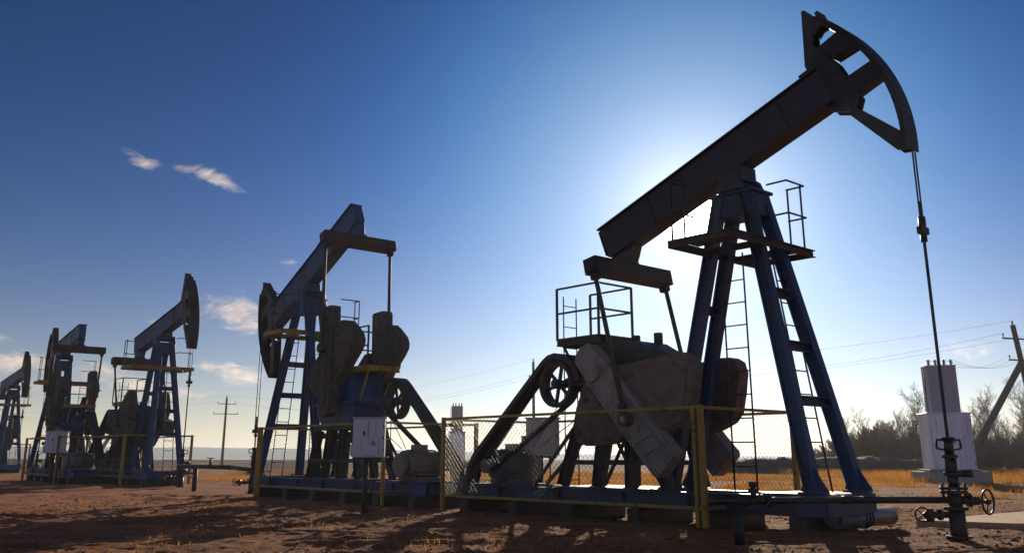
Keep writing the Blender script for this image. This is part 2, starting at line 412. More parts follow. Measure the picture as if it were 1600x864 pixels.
    path = [(-2.86, 2.35), (-2.9, 2.5), (-3.0, 2.64), (-3.2, 2.77), (-3.45, 2.81), (-3.62, 2.78), (-3.75, 2.7), (-5.68, 1.08), (-5.85, .86), (-5.94, .6), (-5.95, .49)]
    for i in range(len(path)-1):
        (x0, z0), (x1, z1) = path[i], path[i+1]
        k.bar((x0, -.46, z0), (x1, -.46, z1), .3, .02)
        for s in (-1, 1): k.bar((x0, -.46+s*.15, z0-.05), (x1, -.46+s*.15, z1-.05), .015, .1)
    k.build('belt_guard', M['dark'], root)
    k = MB()
    k.cyl((mo.x, -.22, mo.z), (mo.x, .62, mo.z), .3, 22); k.cyl((mo.x, .62, mo.z), (mo.x, .74, mo.z), .24, 22)
    k.cyl((mo.x, -.27, mo.z), (mo.x, -.22, mo.z), .26, 22)
    for i in range(20):
        t = 2*pi*i/20; k.bar((mo.x+.31*cos(t), -.15, mo.z+.31*sin(t)), (mo.x+.31*cos(t), .55, mo.z+.31*sin(t)), .02, .02)
    k.cyl((mo.x, -.58, mo.z), (mo.x, -.27, mo.z), .06, 10); k.cyl((mo.x, -.56, mo.z), (mo.x, -.36, mo.z), .13, 16)
    k.box(mo.x-.35, mo.x+.35, -.1, .5, .497, .56); k.box(mo.x-.14, mo.x+.14, .1, .35, mo.z+.27, mo.z+.42)
    k.build('motor', M['motor'], root)
    k = MB()
    k.bar((-3.1, .25, 1.65), (-4.55, .25, .5), .06, .06); k.bar((-3.1, -.3, 1.65), (-4.3, -.3, .5), .05, .05)
    k.bar((-3.2, .2, 1.9), (-4.75, .2, 1.15), .012, .012); k.bar((-4.2, .2, 1.9), (-4.9, .2, 1.15), .012, .012)
    k.build('brace', M['rail'], root)
    # ---- service platform over the gearbox
    z = 3.08; u0, u1, v0, v1 = -3.48, -2.4, -.52, .42
    k = MB(); k.box(u0, u1, v0, v1, z-.02, z)
    for y in (v0+.02, v1-.02): k.channel((u0, y, z-.08), (u1, y, z-.08), .04, .11, .01)
    for x in (u0+.02, u1-.02): k.channel((x, v0+.04, z-.08), (x, v1-.04, z-.08), .04, .11, .01)
    k.bar((u0+.1, v0+.1, z-.13), (-3.0, -.3, 2.2), .04, .04); k.bar((u0+.1, v1-.1, z-.13), (-3.0, .3, 2.2), .04, .04)
    k.bar((u1-.2, v0+.06, z-.13), (u1-.2, v0+.06, 2.9), .05, .05); k.bar((u1-.2, v1-.06, z-.13), (u1-.2, v1-.06, 2.9), .05, .05)
    sp = k.build('service_platform', M['brown'], root)
    kk = MB(); hgt = .92
    P = [(u0+.02, v0+.02), (u1-.02, v0+.02), (u1-.02, v1-.02), (u0+.02, v1-.02)]
    for f in (1, .5):
        kk.bar((*P[0], z+hgt*f), (*P[1], z+hgt*f), .032, .032); kk.bar((*P[1], z+hgt*f), (*P[2], z+hgt*f), .032, .032); kk.bar((*P[2], z+hgt*f), (*P[3], z+hgt*f), .032, .032)
    for q in P: kk.bar((*q, z), (*q, z+hgt), .036, .036)
    kk.build('handrail', M['rail'], sp)
    # ---- rope and rod over the well (origin at the well)
    wu = PU + .04 + ARC
    k = MB()
    for s in (-1, 1): k.cyl((0, s*.04, 0), (0, s*.04, 1), .012, 6)
    k.build('bridle_rope', M['rope'], root, (wu, 0, 3))
    k = MB(); k.box(-.045, .045, -.1, .1, -.05, .05); k.cyl((0, 0, .05), (0, 0, .2), .05, 10); k.cyl((0, 0, -.16), (0, 0, -.06), .045, 10); k.cyl((0, 0, .2), (0, 0, .42), .025, 8)
    k.build('carrier_bar', M['dark'], root, (wu, 0, 3), .006)
    k = MB(); k.cyl((0, 0, 0), (0, 0, 1), .022, 8)
    k.build('polished_rod', M['rope'], root, (wu, 0, 1.1))
    return root

def pose_pump(root, beta_deg, guess, x, y, rz, fixed=False):
    beta = R(beta_deg); root.location = (x, y, 0); root.rotation_euler = (0, 0, rz)
    c = R(guess) if fixed else solve_crank(beta, guess)
    ex, ez = eq_pos(beta)
    px, pz = HUB[0] + PIN*cos(c), HUB[1] + PIN*sin(c)
    zc = 4.0 - ARC*R(20.4 - beta_deg)
    for o in root.children:
        n = o.name.split('.')[0]
        if n in ('walking_beam', 'horse_head'): o.rotation_euler = (0, -beta, 0)
        elif n == 'equalizer_bar': o.location = (ex, 0, ez); o.rotation_euler = (0, -beta*.5, 0)
        elif n == 'crank': o.rotation_euler = (0, -c, 0)
        elif n == 'pitman':
            o.location = (px, o.location.y, pz); o.rotation_euler = (0, math.atan2(ex-px, ez-pz), 0); o.scale.z = math.hypot(ex-px, ez-pz)/ROD
        elif n == 'bridle_rope': o.location.z = zc; o.scale.z = max(.3, PZ - .15 - zc)
        elif n == 'carrier_bar': o.location.z = zc
        elif n == 'polished_rod': o.scale.z = zc - 1.1
    return root

PUMPS = dict(
    A=(3.518, 14.682, -48.124, 20.4, -47, 'nearest pump jack with horse head raised high at upper right beside the wellhead'),
    B=(-5.312, 24.674, 180-50.13, -26.3, 88, 'blue pump jack with tail raised and horse head lowered, behind the grey control box'),
    C=(-13.45, 35.25, -49.96, 10.6, -75, 'mid distance pump jack with upright curved horse head facing right, third from the wellhead'),
    D=(-20.024, 41.454, 180-52.2, -6.8, 80, 'distant pump jack with tail raised, standing behind the small white control box'),
    E=(-32.4, 60.425, -48.5, 7.1, -30, 'farthest pump jack, cut off at the left edge of the picture'))
pumps = {}
proto = make_pump()
for i, (k, (x, y, a, be, g, lab)) in enumerate(PUMPS.items()):
    o = proto if i == 0 else copy_tree(proto)
    pumps[k] = o
for k, (x, y, a, be, g, lab) in PUMPS.items():
    pose_pump(pumps[k], be, g, x, y, R(a), k in 'ABD'); tag(pumps[k], lab, 'pump jack', 'pump jacks in a row')
    if k != 'A':        # the others wear brighter blue on frame and gearbox
        for o in pumps[k].children:
            if o.name.split('.')[0] in ('skid', 'derrick_leg', 'crossbar', 'saddle', 'walking_beam') or (o.name.startswith('gearbox') and 'pedestal' not in o.name):
                o.material_slots[0].link = 'OBJECT'; o.material_slots[0].material = M['blue_bright']
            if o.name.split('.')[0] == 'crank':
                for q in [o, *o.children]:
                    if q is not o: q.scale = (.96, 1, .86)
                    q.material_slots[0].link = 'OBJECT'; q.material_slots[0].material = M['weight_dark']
            if o.name.split('.')[0] in ('work_platform', 'service_platform'):
                o.material_slots[0].link = 'OBJECT'; o.material_slots[0].material = M['yellow']
def pump_pt(k, u, v, z):
    x, y, a = PUMPS[k][:3]; a = R(a)
    return Vector((x + u*cos(a) - v*sin(a), y + u*sin(a) + v*cos(a), z))

# ------------------------------------------------------------------ wellheads
def make_wellhead():
    root = empty('wellhead', (0, 0, 0))
    k = MB(); k.cyl((0, 0, -.1), (0, 0, .36), .105, 18, .1); k.cyl((0, 0, 0), (0, 0, .03), .16, 18); k.cyl((0, 0, .34), (0, 0, .38), .15, 18)
    k.build('casing', M['dark'], root)
    k = MB(); k.cyl((0, 0, .38), (0, 0, .56), .085, 16); k.cyl((0, 0, .54), (0, 0, .575), .17, 20); k.cyl((0, 0, .59), (0, 0, .625), .17, 20)
    for i in range(8):
        t = 2*pi*i/8; k.cyl((.14*cos(t), .14*sin(t), .5), (.14*cos(t), .14*sin(t), .67), .016, 6)
    k.cyl((0, 0, .62), (0, 0, .76), .07, 14); k.cyl((0, 0, .76), (0, 0, .80), .1, 14)
    k.cyl((.02, 0, .78), (.25, .0, .80), .045, 10); k.cyl((.2, 0, .74), (.2, 0, .83), .07, 12)
    k.cyl((0, 0, .8), (0, 0, .98), .075, 14); k.cyl((0, 0, .98), (0, 0, 1.02), .1, 14)
    k.build('tubing_head', M['pipe'], root)
    k = MB(); k.cyl((0, 0, 1.02), (0, 0, 1.2), .06, 14); k.cyl((0, 0, 1.2), (0, 0, 1.24), .085, 14)
    for s in (-1, 1):
        k.tube([(s*.05, 0, 1.2), (s*.15, 0, 1.21), (s*.16, 0, 1.1), (s*.06, 0, 1.08)], .014, 6)
    k.build('stuffing_box', M['dark'], root)
    k = MB(); k.cyl((.08, 0, .46), (.3, -.02, .45), .05, 12); k.cyl((.16, 0, .46), (.2, 0, .46), .09, 14); k.cyl((.28, -.02, .45), (.4, -.04, .44), .02, 8)
    side = k.build('valve', M['pipe'], root)
    hw = MB(); c = Vector((.4, -.04, .44)); ax = Vector((.6, -.8, 0)).normalized()
    hw.ring(c, ax, .15, .014); e1 = ax.orthogonal().normalized(); e2 = ax.cross(e1)
    for i in range(3):
        t = 2*pi*i/3 + .5; hw.cyl(c, c + (e1*cos(t) + e2*sin(t))*.15, .01, 5)
    hw.cyl(c - ax*.03, c + ax*.03, .03, 8)
    hw.build('handwheel', M['dark'], side)
    k = MB(); k.cyl((-.08, 0, .28), (-.42, -.05, .29), .04, 10); k.cyl((-.2, -.02, .285), (-.24, -.02, .285), .07, 12); k.cyl((-.36, -.04, .2), (-.36, -.04, .36), .05, 10)
    v2 = k.build('valve', M['pipe'], root)
    hw = MB(); c = Vector((-.48, -.1, .29)); ax = Vector((-.5, -.85, 0)).normalized(); hw.ring(c, ax, .085, .011, 20)
    e1 = ax.orthogonal().normalized(); e2 = ax.cross(e1)
    for i in range(2):
        t = pi*i/2; hw.cyl(c - (e1*cos(t) + e2*sin(t))*.085, c + (e1*cos(t) + e2*sin(t))*.085, .008, 5)
    hw.cyl(c, c - ax*.1, .014, 6); hw.build('handwheel', M['dark'], v2)
    return root
well_u = PU + .04 + ARC
wh = make_wellhead()
wells = [wh] + [copy_tree(wh) for _ in range(3)]
for o, k, lab in zip(wells, 'ABCD', ('dark oily wellhead with handwheel valve under the raised horse head at right', 'small wellhead beneath the lowered horse head of the blue pump jack',
        'distant wellhead under the upright horse head, beside the thin pipe stand', 'farthest visible wellhead, beyond the small white control box')):
    o.location = pump_pt(k, well_u, 0, 0); tag(o, lab, 'wellhead', 'wellheads')
WA = pump_pt('A', well_u, 0, 0)

# flow line of the nearest well
def pipe_thing(name, pts, r, label, cat, mat='pipe', n=12, extra=None):
    root = empty(name, pts[0])
    o = MB(); base = Vector(pts[0])
    rel = [Vector(p) - base for p in pts]
    o.tube(rel, r, n)
    for p in rel[1:-1]: o.cyl(p - Vector((r*1.2, 0, 0)), p + Vector((r*1.2, 0, 0)), r*1.15, n)
    o.build('pipe', M[mat], root)
    if extra: extra(root, base)
    return tag(root, label, cat)
def flow_extra(root, base):
    k = MB(); p = Vector((2.72, 11.6, 0)) - base
    k.cyl(p + Vector((0, 0, -.15)), p + Vector((0, 0, .43)), .06, 12);
    k.build('post', M['dark'], root)
    k = MB(); q = Vector((2.95, 11.72, .5)) - base
    k.cyl(q, q + Vector((0, 0, .16)), .035, 10); k.cyl(q + Vector((-.06, 0, .1)), q + Vector((.06, 0, .1)), .02, 8); k.cyl(q + Vector((0, 0, .14)), q + Vector((0, 0, .2)), .05, 10)
    k.cyl(q + Vector((-.25, -.06, -.02)), q + Vector((-.1, -.03, -.02)), .075, 12); k.cyl(q + Vector((.15, .03, -.02)), q + Vector((.2, .04, -.02)), .085, 12)
    k.build('valve', M['pipe'], root)
pipe_thing('flow_pipe', [(WA.x-.08, WA.y, .46), (4.2, 12.12, .47), (2.35, 11.52, .48)], .042, 'long horizontal steel flow pipe running left from the near wellhead', 'pipe', extra=flow_extra)
WB = pump_pt('B', well_u, 0, 0)
def left_extra(root, base):
    k = MB(); p = Vector((-9.81, 29.53, 0)) - base
    k.cyl(p + Vector((0, 0, -.2)), p + Vector((0, 0, .66)), .075, 12); k.build('post', M['brown'], root)
    k = MB(); q = Vector((-9.2, 29.0, .68)) - base
    k.cyl(q, q + Vector((0, 0, .25)), .04, 8); k.ring(q + Vector((0, 0, .27)), (0, 0, 1), .11, .015, 16); k.build('valve', M['dark'], root)
pipe_thing('flow_pipe', [(WB.x, WB.y, .62), (-8.4, 28.4, .68), (-10.6, 30.2, .7)], .06, 'raised pipe on a short post left of the blue pump jack', 'pipe', extra=left_extra)
# loose length of casing at the front of the skid
o = MB(); a, b2 = Vector((4.45, 13.3, .16)), Vector((5.55, 14.15, .16))
dd = (b2-a).normalized()
rootp = empty('loose_pipe', (5.0, 13.72, 0)); base = Vector((5.0, 13.72, 0))
o.cyl(a-base, b2-base, .13, 20); o.cyl(a-base-dd*.14, a-base, .085, 16); o.build('pipe', surf('grey_casing_pipe', (.2, .195, .2), (.12, .1, .09), .46, .42, .2, 3, .2, (.1, .05, .03), .34), rootp)
o = MB()
for t in (.58, .66, .74): o.cyl(a-base+dd*t-dd*.012, a-base+dd*t+dd*.012, .145, 18)
o.build('strap', M['rail'], rootp)
tag(rootp, 'short thick steel pipe lying on the ground at the skid end', 'pipe')

# ------------------------------------------------------------------ fences
def link_mesh(P0, P1, z0, z1, step, r=.0026):
    """chain link: two sets of diagonal wires clipped to the rectangle"""
    vs, fs = [], []
    P0 = np.array(P0, float); P1 = np.array(P1, float); Lx = np.linalg.norm(P1-P0); d = (P1-P0)/Lx; nrm = np.array([-d[1], d[0], 0])
    H = z1 - z0
    def wire(s0, t0, s1, t1, off):
        a = P0 + d*s0 + np.array([0, 0, z0+t0]) + nrm*off; b = P0 + d*s1 + np.array([0, 0, z0+t1]) + nrm*off
        t = (b-a)/np.linalg.norm(b-a); e1 = nrm; e2 = np.cross(t, e1)
        o = len(vs)
        for c in (a, b):
            for k in range(3): vs.append(c + (e1*cos(2.094*k) + e2*sin(2.094*k))*r)
        for k in range(3): fs.append((o+k, o+(k+1) % 3, o+3+(k+1) % 3, o+3+k))
    n = int((Lx+H)/step)
    for i in range(1, n):
        c = i*step
        s0, t0 = (c, 0) if c <= Lx else (Lx, c-Lx)
        s1, t1 = (c-H, H) if c >= H else (0, c)
        if abs(s0-s1) > .02:
            wire(s0, t0, s1, t1, r); wire(Lx-s0, t0, Lx-s1, t1, -r)
    return vs, fs
def make_fence(key, u1, u2, v1, v2, zb, zt, mat, low_mesh, label, step=.105, full=True, open_rear=False, names=None):
    root = empty('safety_fence', pump_pt(key, 0, 0, 0), R(PUMPS[key][2]))
    t = .055
    def post(u, v, w=t, z1=zt+.03, z0=.0):
        k = MB(); k.box(u-w/2, u+w/2, v-w/2, v+w/2, z0, z1); k.build('post', mat, root, bevel=.005)
    def rail(a, b2, z, dv=.0):
        k = MB(); k.bar((*a, z), (*b2, z), .04, .045); k.build('rail', mat, root, bevel=.004)
    near, far = v1, v2
    C = [(u1, near), (u2, near), (u2, far), (u1, far)]
    post(*C[0], .07); post(u2, near, .08); post(u2-.13*(1 if u2 > u1 else -1), near, .06); post(*C[2], .08); post(*C[3], .08)
    eps = .05
    def inset(a, b2):
        a, b2 = Vector(a), Vector(b2); dd = (b2-a).normalized()*eps; return tuple(a+dd), tuple(b2-dd)
    sides = [(0, 1), (1, 2), (2, 3), (3, 0)]
    for i, j in sides:
        a, b2 = inset(C[i], C[j])
        rail(a, b2, zt - .004*i)
        if (i, j) != (2, 3) : rail(a, b2, zb + .003*i)
        z1 = zt-.03
        if low_mesh and i == 0: z1 = zb + .62
        if (i, j) == (2, 3) or ((i, j) == (3, 0) and low_mesh): continue
        vs, fs = link_mesh((*a, 0), (*b2, 0), zb+.03, z1, step)
        mesh_obj('mesh_panel', vs, fs, M['wire'], root)
    return tag(root, label, 'fence', 'yellow safety fences')
make_fence('A', -6.14, .07, -1.03, 1.46, .27, 1.71, M['yellow'], False, 'yellow wire mesh safety fence around the nearest pump jack')
make_fence('B', -5.13, .99, .918, -1.56, .27, 1.71, M['yellow'], True, 'yellow rail fence around the blue pump jack behind the control box')
make_fence('C', -5.6, .2, -1.03, 1.46, .3, 1.75, M['yellow'], True, 'weathered yellow rail fence around the third pump jack', .2)
make_fence('D', -5.0, 1.0, .95, -1.56, .3, 1.75, M['orange'], True, 'rusty orange fence around the distant pump jack behind the white box', .25)
make_fence('E', -5.6, .2, -1.03, 1.46, .3, 1.75, M['orange'], True, 'rusty orange fence round the farthest pump jack at the picture edge', .3)

# ------------------------------------------------------------------ control cabinets
def make_cabinet():
    root = empty('control_cabinet', (0, 0, 0))
    k = MB(); k.box(-.3, .3, -.14, .14, .98, 1.7); k.box(-.33, .33, -.17, .17, 1.7, 1.72)
    k.box(-.345, -.3, -.1, .1, 1.0, 1.22)
    k.build('housing', M['white'], root, bevel=.01)
    k = MB(); k.box(-.27, .27, -.156, -.1405, 1.02, 1.66)
    d = k.build('door', M['white'], root, bevel=.004)
    k = MB(); k.box(-.1, -.07, -.185, -.1565, 1.38, 1.46); k.build('latch', M['black'], d, bevel=.003)
    k = MB(); k.add([(.03, -.158, 1.2), (.15, -.158, 1.2), (.09, -.158, 1.31), (.03, -.161, 1.2), (.15, -.161, 1.2), (.09, -.161, 1.31)], [(0, 1, 2), (5, 4, 3), (0, 3, 4, 1), (1, 4, 5, 2), (2, 5, 3, 0)])
    k.build('warning_sign', M['yellow'], d)
    for q in (1.12, 1.34, 1.56):
        k = MB(); k.cyl((.278, -.165, q-.035), (.278, -.165, q+.035), .012, 8); k.build('hinge', M['rail'], d)
    k = MB(); k.tube([(.12, .02, .95), (.13, .02, .6), (.05, .06, .25), (.0, .07, -.02)], .014, 6); k.build('cable', M['black'], root)
    k = MB(); k.box(-.39, -.302, -.08, .06, 1.24, 1.36); k.build('switch_box', M['black'], root, bevel=.006)
    k = MB(); k.cyl((-.05, 0, -.1), (-.05, 0, .98), .055, 12); k.box(-.25, .25, -.05, .05, .93, .978)
    for x in (-.18, -.02, .12): k.cyl((x, .02, .82), (x, .02, .94), .02, 8)
    k.build('post', M['dark'], root)
    return root
cb = make_cabinet(); cb.location = (-2.72, 18.0, 0); cb.rotation_euler = (0, 0, R(4)); tag(cb, 'pale grey control box on a dark post in front of the blue pump jack', 'control box', 'control boxes')
c2 = copy_tree(cb); c2.location = (-17.9, 37.2, 0); c2.rotation_euler = (0, 0, R(12)); c2.scale = (1.35, 1.4, 1.14)
tag(c2, 'small white control box on a post before the distant pump jacks', 'control box', 'control boxes')
c3 = copy_tree(cb); p = pump_pt('A', -5.75, 1.3, 0); c3.location = p; c3.rotation_euler = (0, 0, R(-6)); c3.scale = (1.15, 1, 1.04)
tag(c3, 'dull grey control box seen through mesh behind the near motor', 'control box', 'control boxes')
for ch in c3.children:
    if ch.name.split('.')[0] in ('housing', 'door'):
        ch.material_slots[0].link = 'OBJECT'; ch.material_slots[0].material = M['kioskgrey']

# ------------------------------------------------------------------ transformer kiosks
def make_kiosk():
    root = empty('transformer_kiosk', (0, 0, 0))
    k = MB(); k.box(-1.28, 1.28, -1.0, 1.0, -.3, .42); k.box(-1.0, 1.0, -.85, .85, .42, .5)
    k.build('plinth', M['concrete'], root, bevel=.03)
    k = MB(); k.box(-.82, .82, -.75, .75, .5, 2.66); k.box(-.86, .86, -.8, .8, 2.66, 2.71)
    lo = k.build('cabinet', M['kiosk'], root, bevel=.015)
    for x0, x1 in ((-.79, -.02), (.02, .79)):
        d = MB(); d.box(x0, x1, -.765, -.752, .56, 2.6); 
        for q in (x0+.03, x1-.05): d.box(q, q+.02, -.785, -.766, .6, 2.56)
        dd2 = d.build('door', M['kiosk'], lo, bevel=.004)
        if x0 > 0:
            for q in (.7, 1.55, 2.4):
                d = MB(); d.cyl((.775, -.775, q-.06), (.775, -.775, q+.06), .018, 8); d.build('hinge', M['rail'], dd2)
            d = MB(); d.box(.06, .1, -.82, -.79, 1.5, 1.7); d.build('handle', M['rail'], dd2)
    k = MB(); k.box(-.56, .56, -.46, .46, 2.71, 4.6); k.box(-.59, .59, -.49, .49, 4.6, 4.63)
    for x in (-.35, 0, .35): k.box(x-.012, x+.012, -.474, -.4605, 2.8, 4.5)
    k.build('cable_tower', M['kioskgrey'], root, bevel=.012)
    for x in (-.44, -.17, .17, .44):
        k = MB(); k.cyl((x, -.3, 4.63), (x, -.3, 4.86), .035, 8); 
        for z in (4.68, 4.74, 4.8): k.cyl((x, -.3, z), (x, -.3, z+.025), .075, 10)
        k.build('insulator', M['porcelain'], root)
    k = MB(); k.cyl((-.72, -.52, 2.71), (-.72, -.52, 4.5), .02, 6); k.build('conduit', M['rail'], root)
    return root
kb = make_kiosk(); kb.location = (17.75, 38.6, 0); kb.rotation_euler = (0, 0, R(-9)); tag(kb, 'large pale lilac transformer kiosk on concrete behind the near wellhead', 'transformer', 'transformer kiosks')
k2 = copy_tree(kb); k2.location = (-4.8, 82, 0); k2.rotation_euler = (0, 0, R(8)); k2.scale = (.84, .84, 1.13)
tag(k2, 'distant grey transformer kiosk seen between the two near pump jacks', 'transformer', 'transformer kiosks')
for ch in k2.children:
    if ch.name.split('.')[0] == 'cabinet':
        ch.material_slots[0].link = 'OBJECT'; ch.material_slots[0].material = M['kioskgrey']

# ------------------------------------------------------------------ utility poles and lines
def make_pole(loc, h, lean, arms, rz, label, strut=None, r=.13):
    root = empty('utility_pole', loc, 0); dirv = Vector((lean[0], lean[1], 1))
    k = MB(); k.cyl((0, 0, -.5), dirv*h, r, 12, r*.7); k.build('pole', M['wood'], root)
    ax = Vector((cos(rz), sin(rz), 0)); hooks = []
    for z, L_, n in arms:
        k = MB(); c = dirv*z; off = Vector((-ax.y, ax.x, 0))*-.1
        k.bar(c+off-ax*L_, c+off+ax*L_, .08, .08); k.build('crossarm', M['wood'], root)
        for i in range(n):
            s = -1 + 2*i/(n-1); q = c + off + ax*(L_*.94*s) + Vector((0, 0, .04))
            k = MB(); k.cyl(q, q+Vector((0, 0, .1)), .014, 5); k.cyl(q+Vector((0, 0, .08)), q+Vector((0, 0, .24)), .05, 8, .03); k.build('insulator', M['porcelain'], root)
            hooks.append(Vector(loc)+q+Vector((0, 0, .22)))
    k = MB(); q = dirv*h; k.cyl(q, q+Vector((0, 0, .08)), .02, 5); k.cyl(q+Vector((0, 0, .06)), q+Vector((0, 0, .26)), .06, 8, .035); k.build('insulator', M['porcelain'], root)
    hooks.append(Vector(loc)+q+Vector((0, 0, .24)))
    if strut:
        k = MB(); k.cyl(dirv*strut[0], Vector(strut[1]), r*.9, 10, r); k.build('strut', M['wood'], root)
    return tag(root, label, 'utility pole', 'utility poles'), hooks
_, hA = make_pole((29.3, 52, 0), 8.2, (-.105, 0), [(7.4, 1.1, 2), (6.2, 1.0, 4)], R(20), 'leaning timber utility pole with diagonal strut at the right edge', (6.1, (-5.3, -.6, -.3)), .2)
_, hB = make_pole((1.8, 78, 0), 8.7, (0, 0), [(7.3, .55, 2)], R(35), 'utility pole rising behind the near belt guard', None, .15)
_, hC = make_pole((-35.1, 115, 0), 8.0, (0, 0), [(7.2, 1.1, 2), (6.0, 1.5, 3)], R(25), 'distant utility pole alone between two pump jacks on the left', None, .17)
def wire(a, b2, sag, label, r=.006, n=24):
    k = MB(); a = Vector(a); b2 = Vector(b2)
    pts = [a.lerp(b2, i/n) - Vector((0, 0, sag*4*(i/n)*(1-i/n))) for i in range(n+1)]
    base = Vector(pts[0]); k.tube([p-base for p in pts], r, 4)
    o = k.build('power_line', M['rail'], None, base)
    tag(o, label, 'cable', 'overhead power lines')
for i, (p, q, s) in enumerate(((hA[-1], hB[-1], 1.0), (hA[0], hB[0], 1.3), (hA[1], hB[1], 1.2))):
    wire(p, q, s, 'thin overhead line strung from the leaning pole to the pole behind the near belt guard')
for p, q, s in ((hB[-1], hC[-1], 1.6), (hB[0], hC[0], 1.8), (hB[1], hC[1], 1.8)):
    wire(p, q, s, 'thin overhead line strung between the middle pole and the distant left pole')
for p, q, s in ((hC[-1], (-150, 190, 9), 1.5), (hC[0], (-151, 190, 8), 1.5)):
    wire(p, q, s, 'thin overhead line running left from the distant left pole')
for i, x in enumerate((-.5, .2, .5)):
    wire(hA[3+i-1], (17.75+x, 38.3, 4.85), .5, 'slack cable from the leaning pole down to the lilac transformer kiosk')

# ------------------------------------------------------------------ ground
def vnoise(x, y, seed):
    xi = np.floor(x).astype(np.int64); yi = np.floor(y).astype(np.int64); xf = x-xi; yf = y-yi
    def h(a, b2):
        n = (a*374761393 + b2*668265263 + seed*1442695041) & 0xffffffff
        n = ((n ^ (n >> 13))*1274126177) & 0xffffffff
        return ((n ^ (n >> 16)) & 0xffff)/65535.0
    u = xf*xf*(3-2*xf); w = yf*yf*(3-2*yf)
    return (h(xi, yi)*(1-u) + h(xi+1, yi)*u)*(1-w) + (h(xi, yi+1)*(1-u) + h(xi+1, yi+1)*u)*w - .5
def sstep(a, b2, x):
    t = np.clip((x-a)/(b2-a), 0, 1); return t*t*(3-2*t)
def height(x, y):
    x = np.asarray(x, float); y = np.asarray(y, float)
    r = np.hypot(x, y)
    near = 1 - sstep(25, 80, r)
    # wheel-rutted soil: ridges that run across the view, plus clods
    xr = x*.94 + y*.34; yr = -x*.34 + y*.94
    h = .06*vnoise(xr*.35, yr*1.1, 1) + .03*vnoise(xr*.9, yr*2.6, 2) + .02*vnoise(x*2.6, y*3.4, 3) + near*(.024*vnoise(x*5.5, y*7.5, 4) + .022*vnoise(x*12, y*14, 5) + .015*vnoise(x*21, y*22, 7))
    h += .12*vnoise(x*.12, y*.12, 6)
    # wheel tracks: pairs of ruts with pushed-up edges and tread marks
    for c0, sl, amp, ph in ((8.3, -.10, .5, .4), (10.6, .16, .7, 2.0), (13.6, -.22, .6, 4.1), (20.5, -.5, .8, 1.1)):
        yc = c0 + sl*x + amp*np.sin(x*.22 + ph)
        for off in (-.85, .85):
            d = (y - yc - off)/np.sqrt(1+sl*sl)
            fade = sstep(-.25, .1, vnoise(x*.25, x*0+c0, 70))
            tread = .6 + .4*np.sign(np.sin(x*26 + np.abs(d)*30))
            h += fade*(-.055*np.exp(-(d/.17)**2)*(.75+.25*tread) + .03*np.exp(-((np.abs(d)-.3)/.1)**2))
    # level pads under the units and kiosk
    for k in PUMPS:
        px, py, a = PUMPS[k][:3]; a = R(a); u = (x-px)*cos(a) + (y-py)*sin(a); v = -(x-px)*sin(a) + (y-py)*cos(a)
        d = np.maximum(np.abs(u+1.6)-5.2, np.abs(v)-1.0)
        h *= .45 + .55*sstep(0, 1.2, d)
    h -= .02
    # bank in front of the thicket, then the plateau edge and the valley
    h += .7*np.exp(-((y-150)/14)**2)*(.4+vnoise(x*.03, y*.03, 12))*sstep(5, -30, x)
    h += .5*sstep(60, 110, y)*vnoise(x*.02, y*.02, 9)
    h -= 44*sstep(270, 600, r)
    return h
def axis(core0, core1, step, far, grow=1.09):
    a = list(np.arange(core0, core1+1e-6, step)); s = step
    up = []; p = core1
    while p < far: s *= grow; p += s; up.append(p)
    s = step; dn = []; p = core0
    while p > -far: s *= grow; p -= s; dn.append(p)
    return np.array(dn[::-1] + a + up)
gx = axis(-9, 9, .045, 4500, 1.055); gy = axis(4.5, 19, .04, 4500, 1.05)
X, Y = np.meshgrid(gx, gy); Z = height(X, Y)
nx, ny = len(gx), len(gy)
idx = np.arange(nx*ny).reshape(ny, nx)
faces = np.stack([idx[:-1, :-1].ravel(), idx[:-1, 1:].ravel(), idx[1:, 1:].ravel(), idx[1:, :-1].ravel()], 1)

gm = bpy.data.materials.new('ground_soil'); nt, N, L = nodes_of(gm)
out = N.new('ShaderNodeOutputMaterial'); b = N.new('ShaderNodeBsdfPrincipled'); L.new(b.outputs[0], out.inputs[0])
tc = N.new('ShaderNodeTexCoord'); pos = tc.outputs['Object']
def noise(scale, detail=8, rough=.6, vec=None, dist=0):
    n = N.new('ShaderNodeTexNoise'); n.inputs['Scale'].default_value = scale; n.inputs['Detail'].default_value = detail
    n.inputs['Roughness'].default_value = rough; n.inputs['Distortion'].default_value = dist
    L.new(vec or pos, n.inputs['Vector']); return n.outputs[0]
def maprange(src, a, c, o0=0, o1=1):
    r = N.new('ShaderNodeMapRange'); r.interpolation_type = 'SMOOTHSTEP'
    for i, q in enumerate((a, c, o0, o1)): r.inputs[i+1].default_value = q
    L.new(src, r.inputs[0]); return r.outputs[0]
def mixc(fac, a, c):
    mx = N.new('ShaderNodeMix'); mx.data_type = 'RGBA'
    L.new(fac, mx.inputs[0])
    for i, q in ((6, a), (7, c)):
        if isinstance(q, tuple): mx.inputs[i].default_value = (*q, 1)
        else: L.new(q, mx.inputs[i])
    return mx.outputs[2]
def math_(op, a, c=None):
    m = N.new('ShaderNodeMath'); m.operation = op
    for i, q in enumerate((a, c)):
        if q is None: continue
        if isinstance(q, (int, float)): m.inputs[i].default_value = q
        else: L.new(q, m.inputs[i])
    return m.outputs[0]
mp = N.new('ShaderNodeMapping'); mp.inputs['Rotation'].default_value = (0, 0, R(20)); mp.inputs['Scale'].default_value = (.45, 1.5, 1); L.new(pos, mp.inputs['Vector'])
soil = mixc(maprange(noise(.9, 9, .65, mp.outputs[0]), .38, .62), (.3, .105, .046), (.5, .2, .088))
soil = mixc(maprange(noise(7, 6, .7), .5, .7), soil, (.44, .22, .11))
soil = mixc(maprange(noise(2.2, 7, .7, mp.outputs[0], .6), .54, .68), soil, (.05, .03, .022))
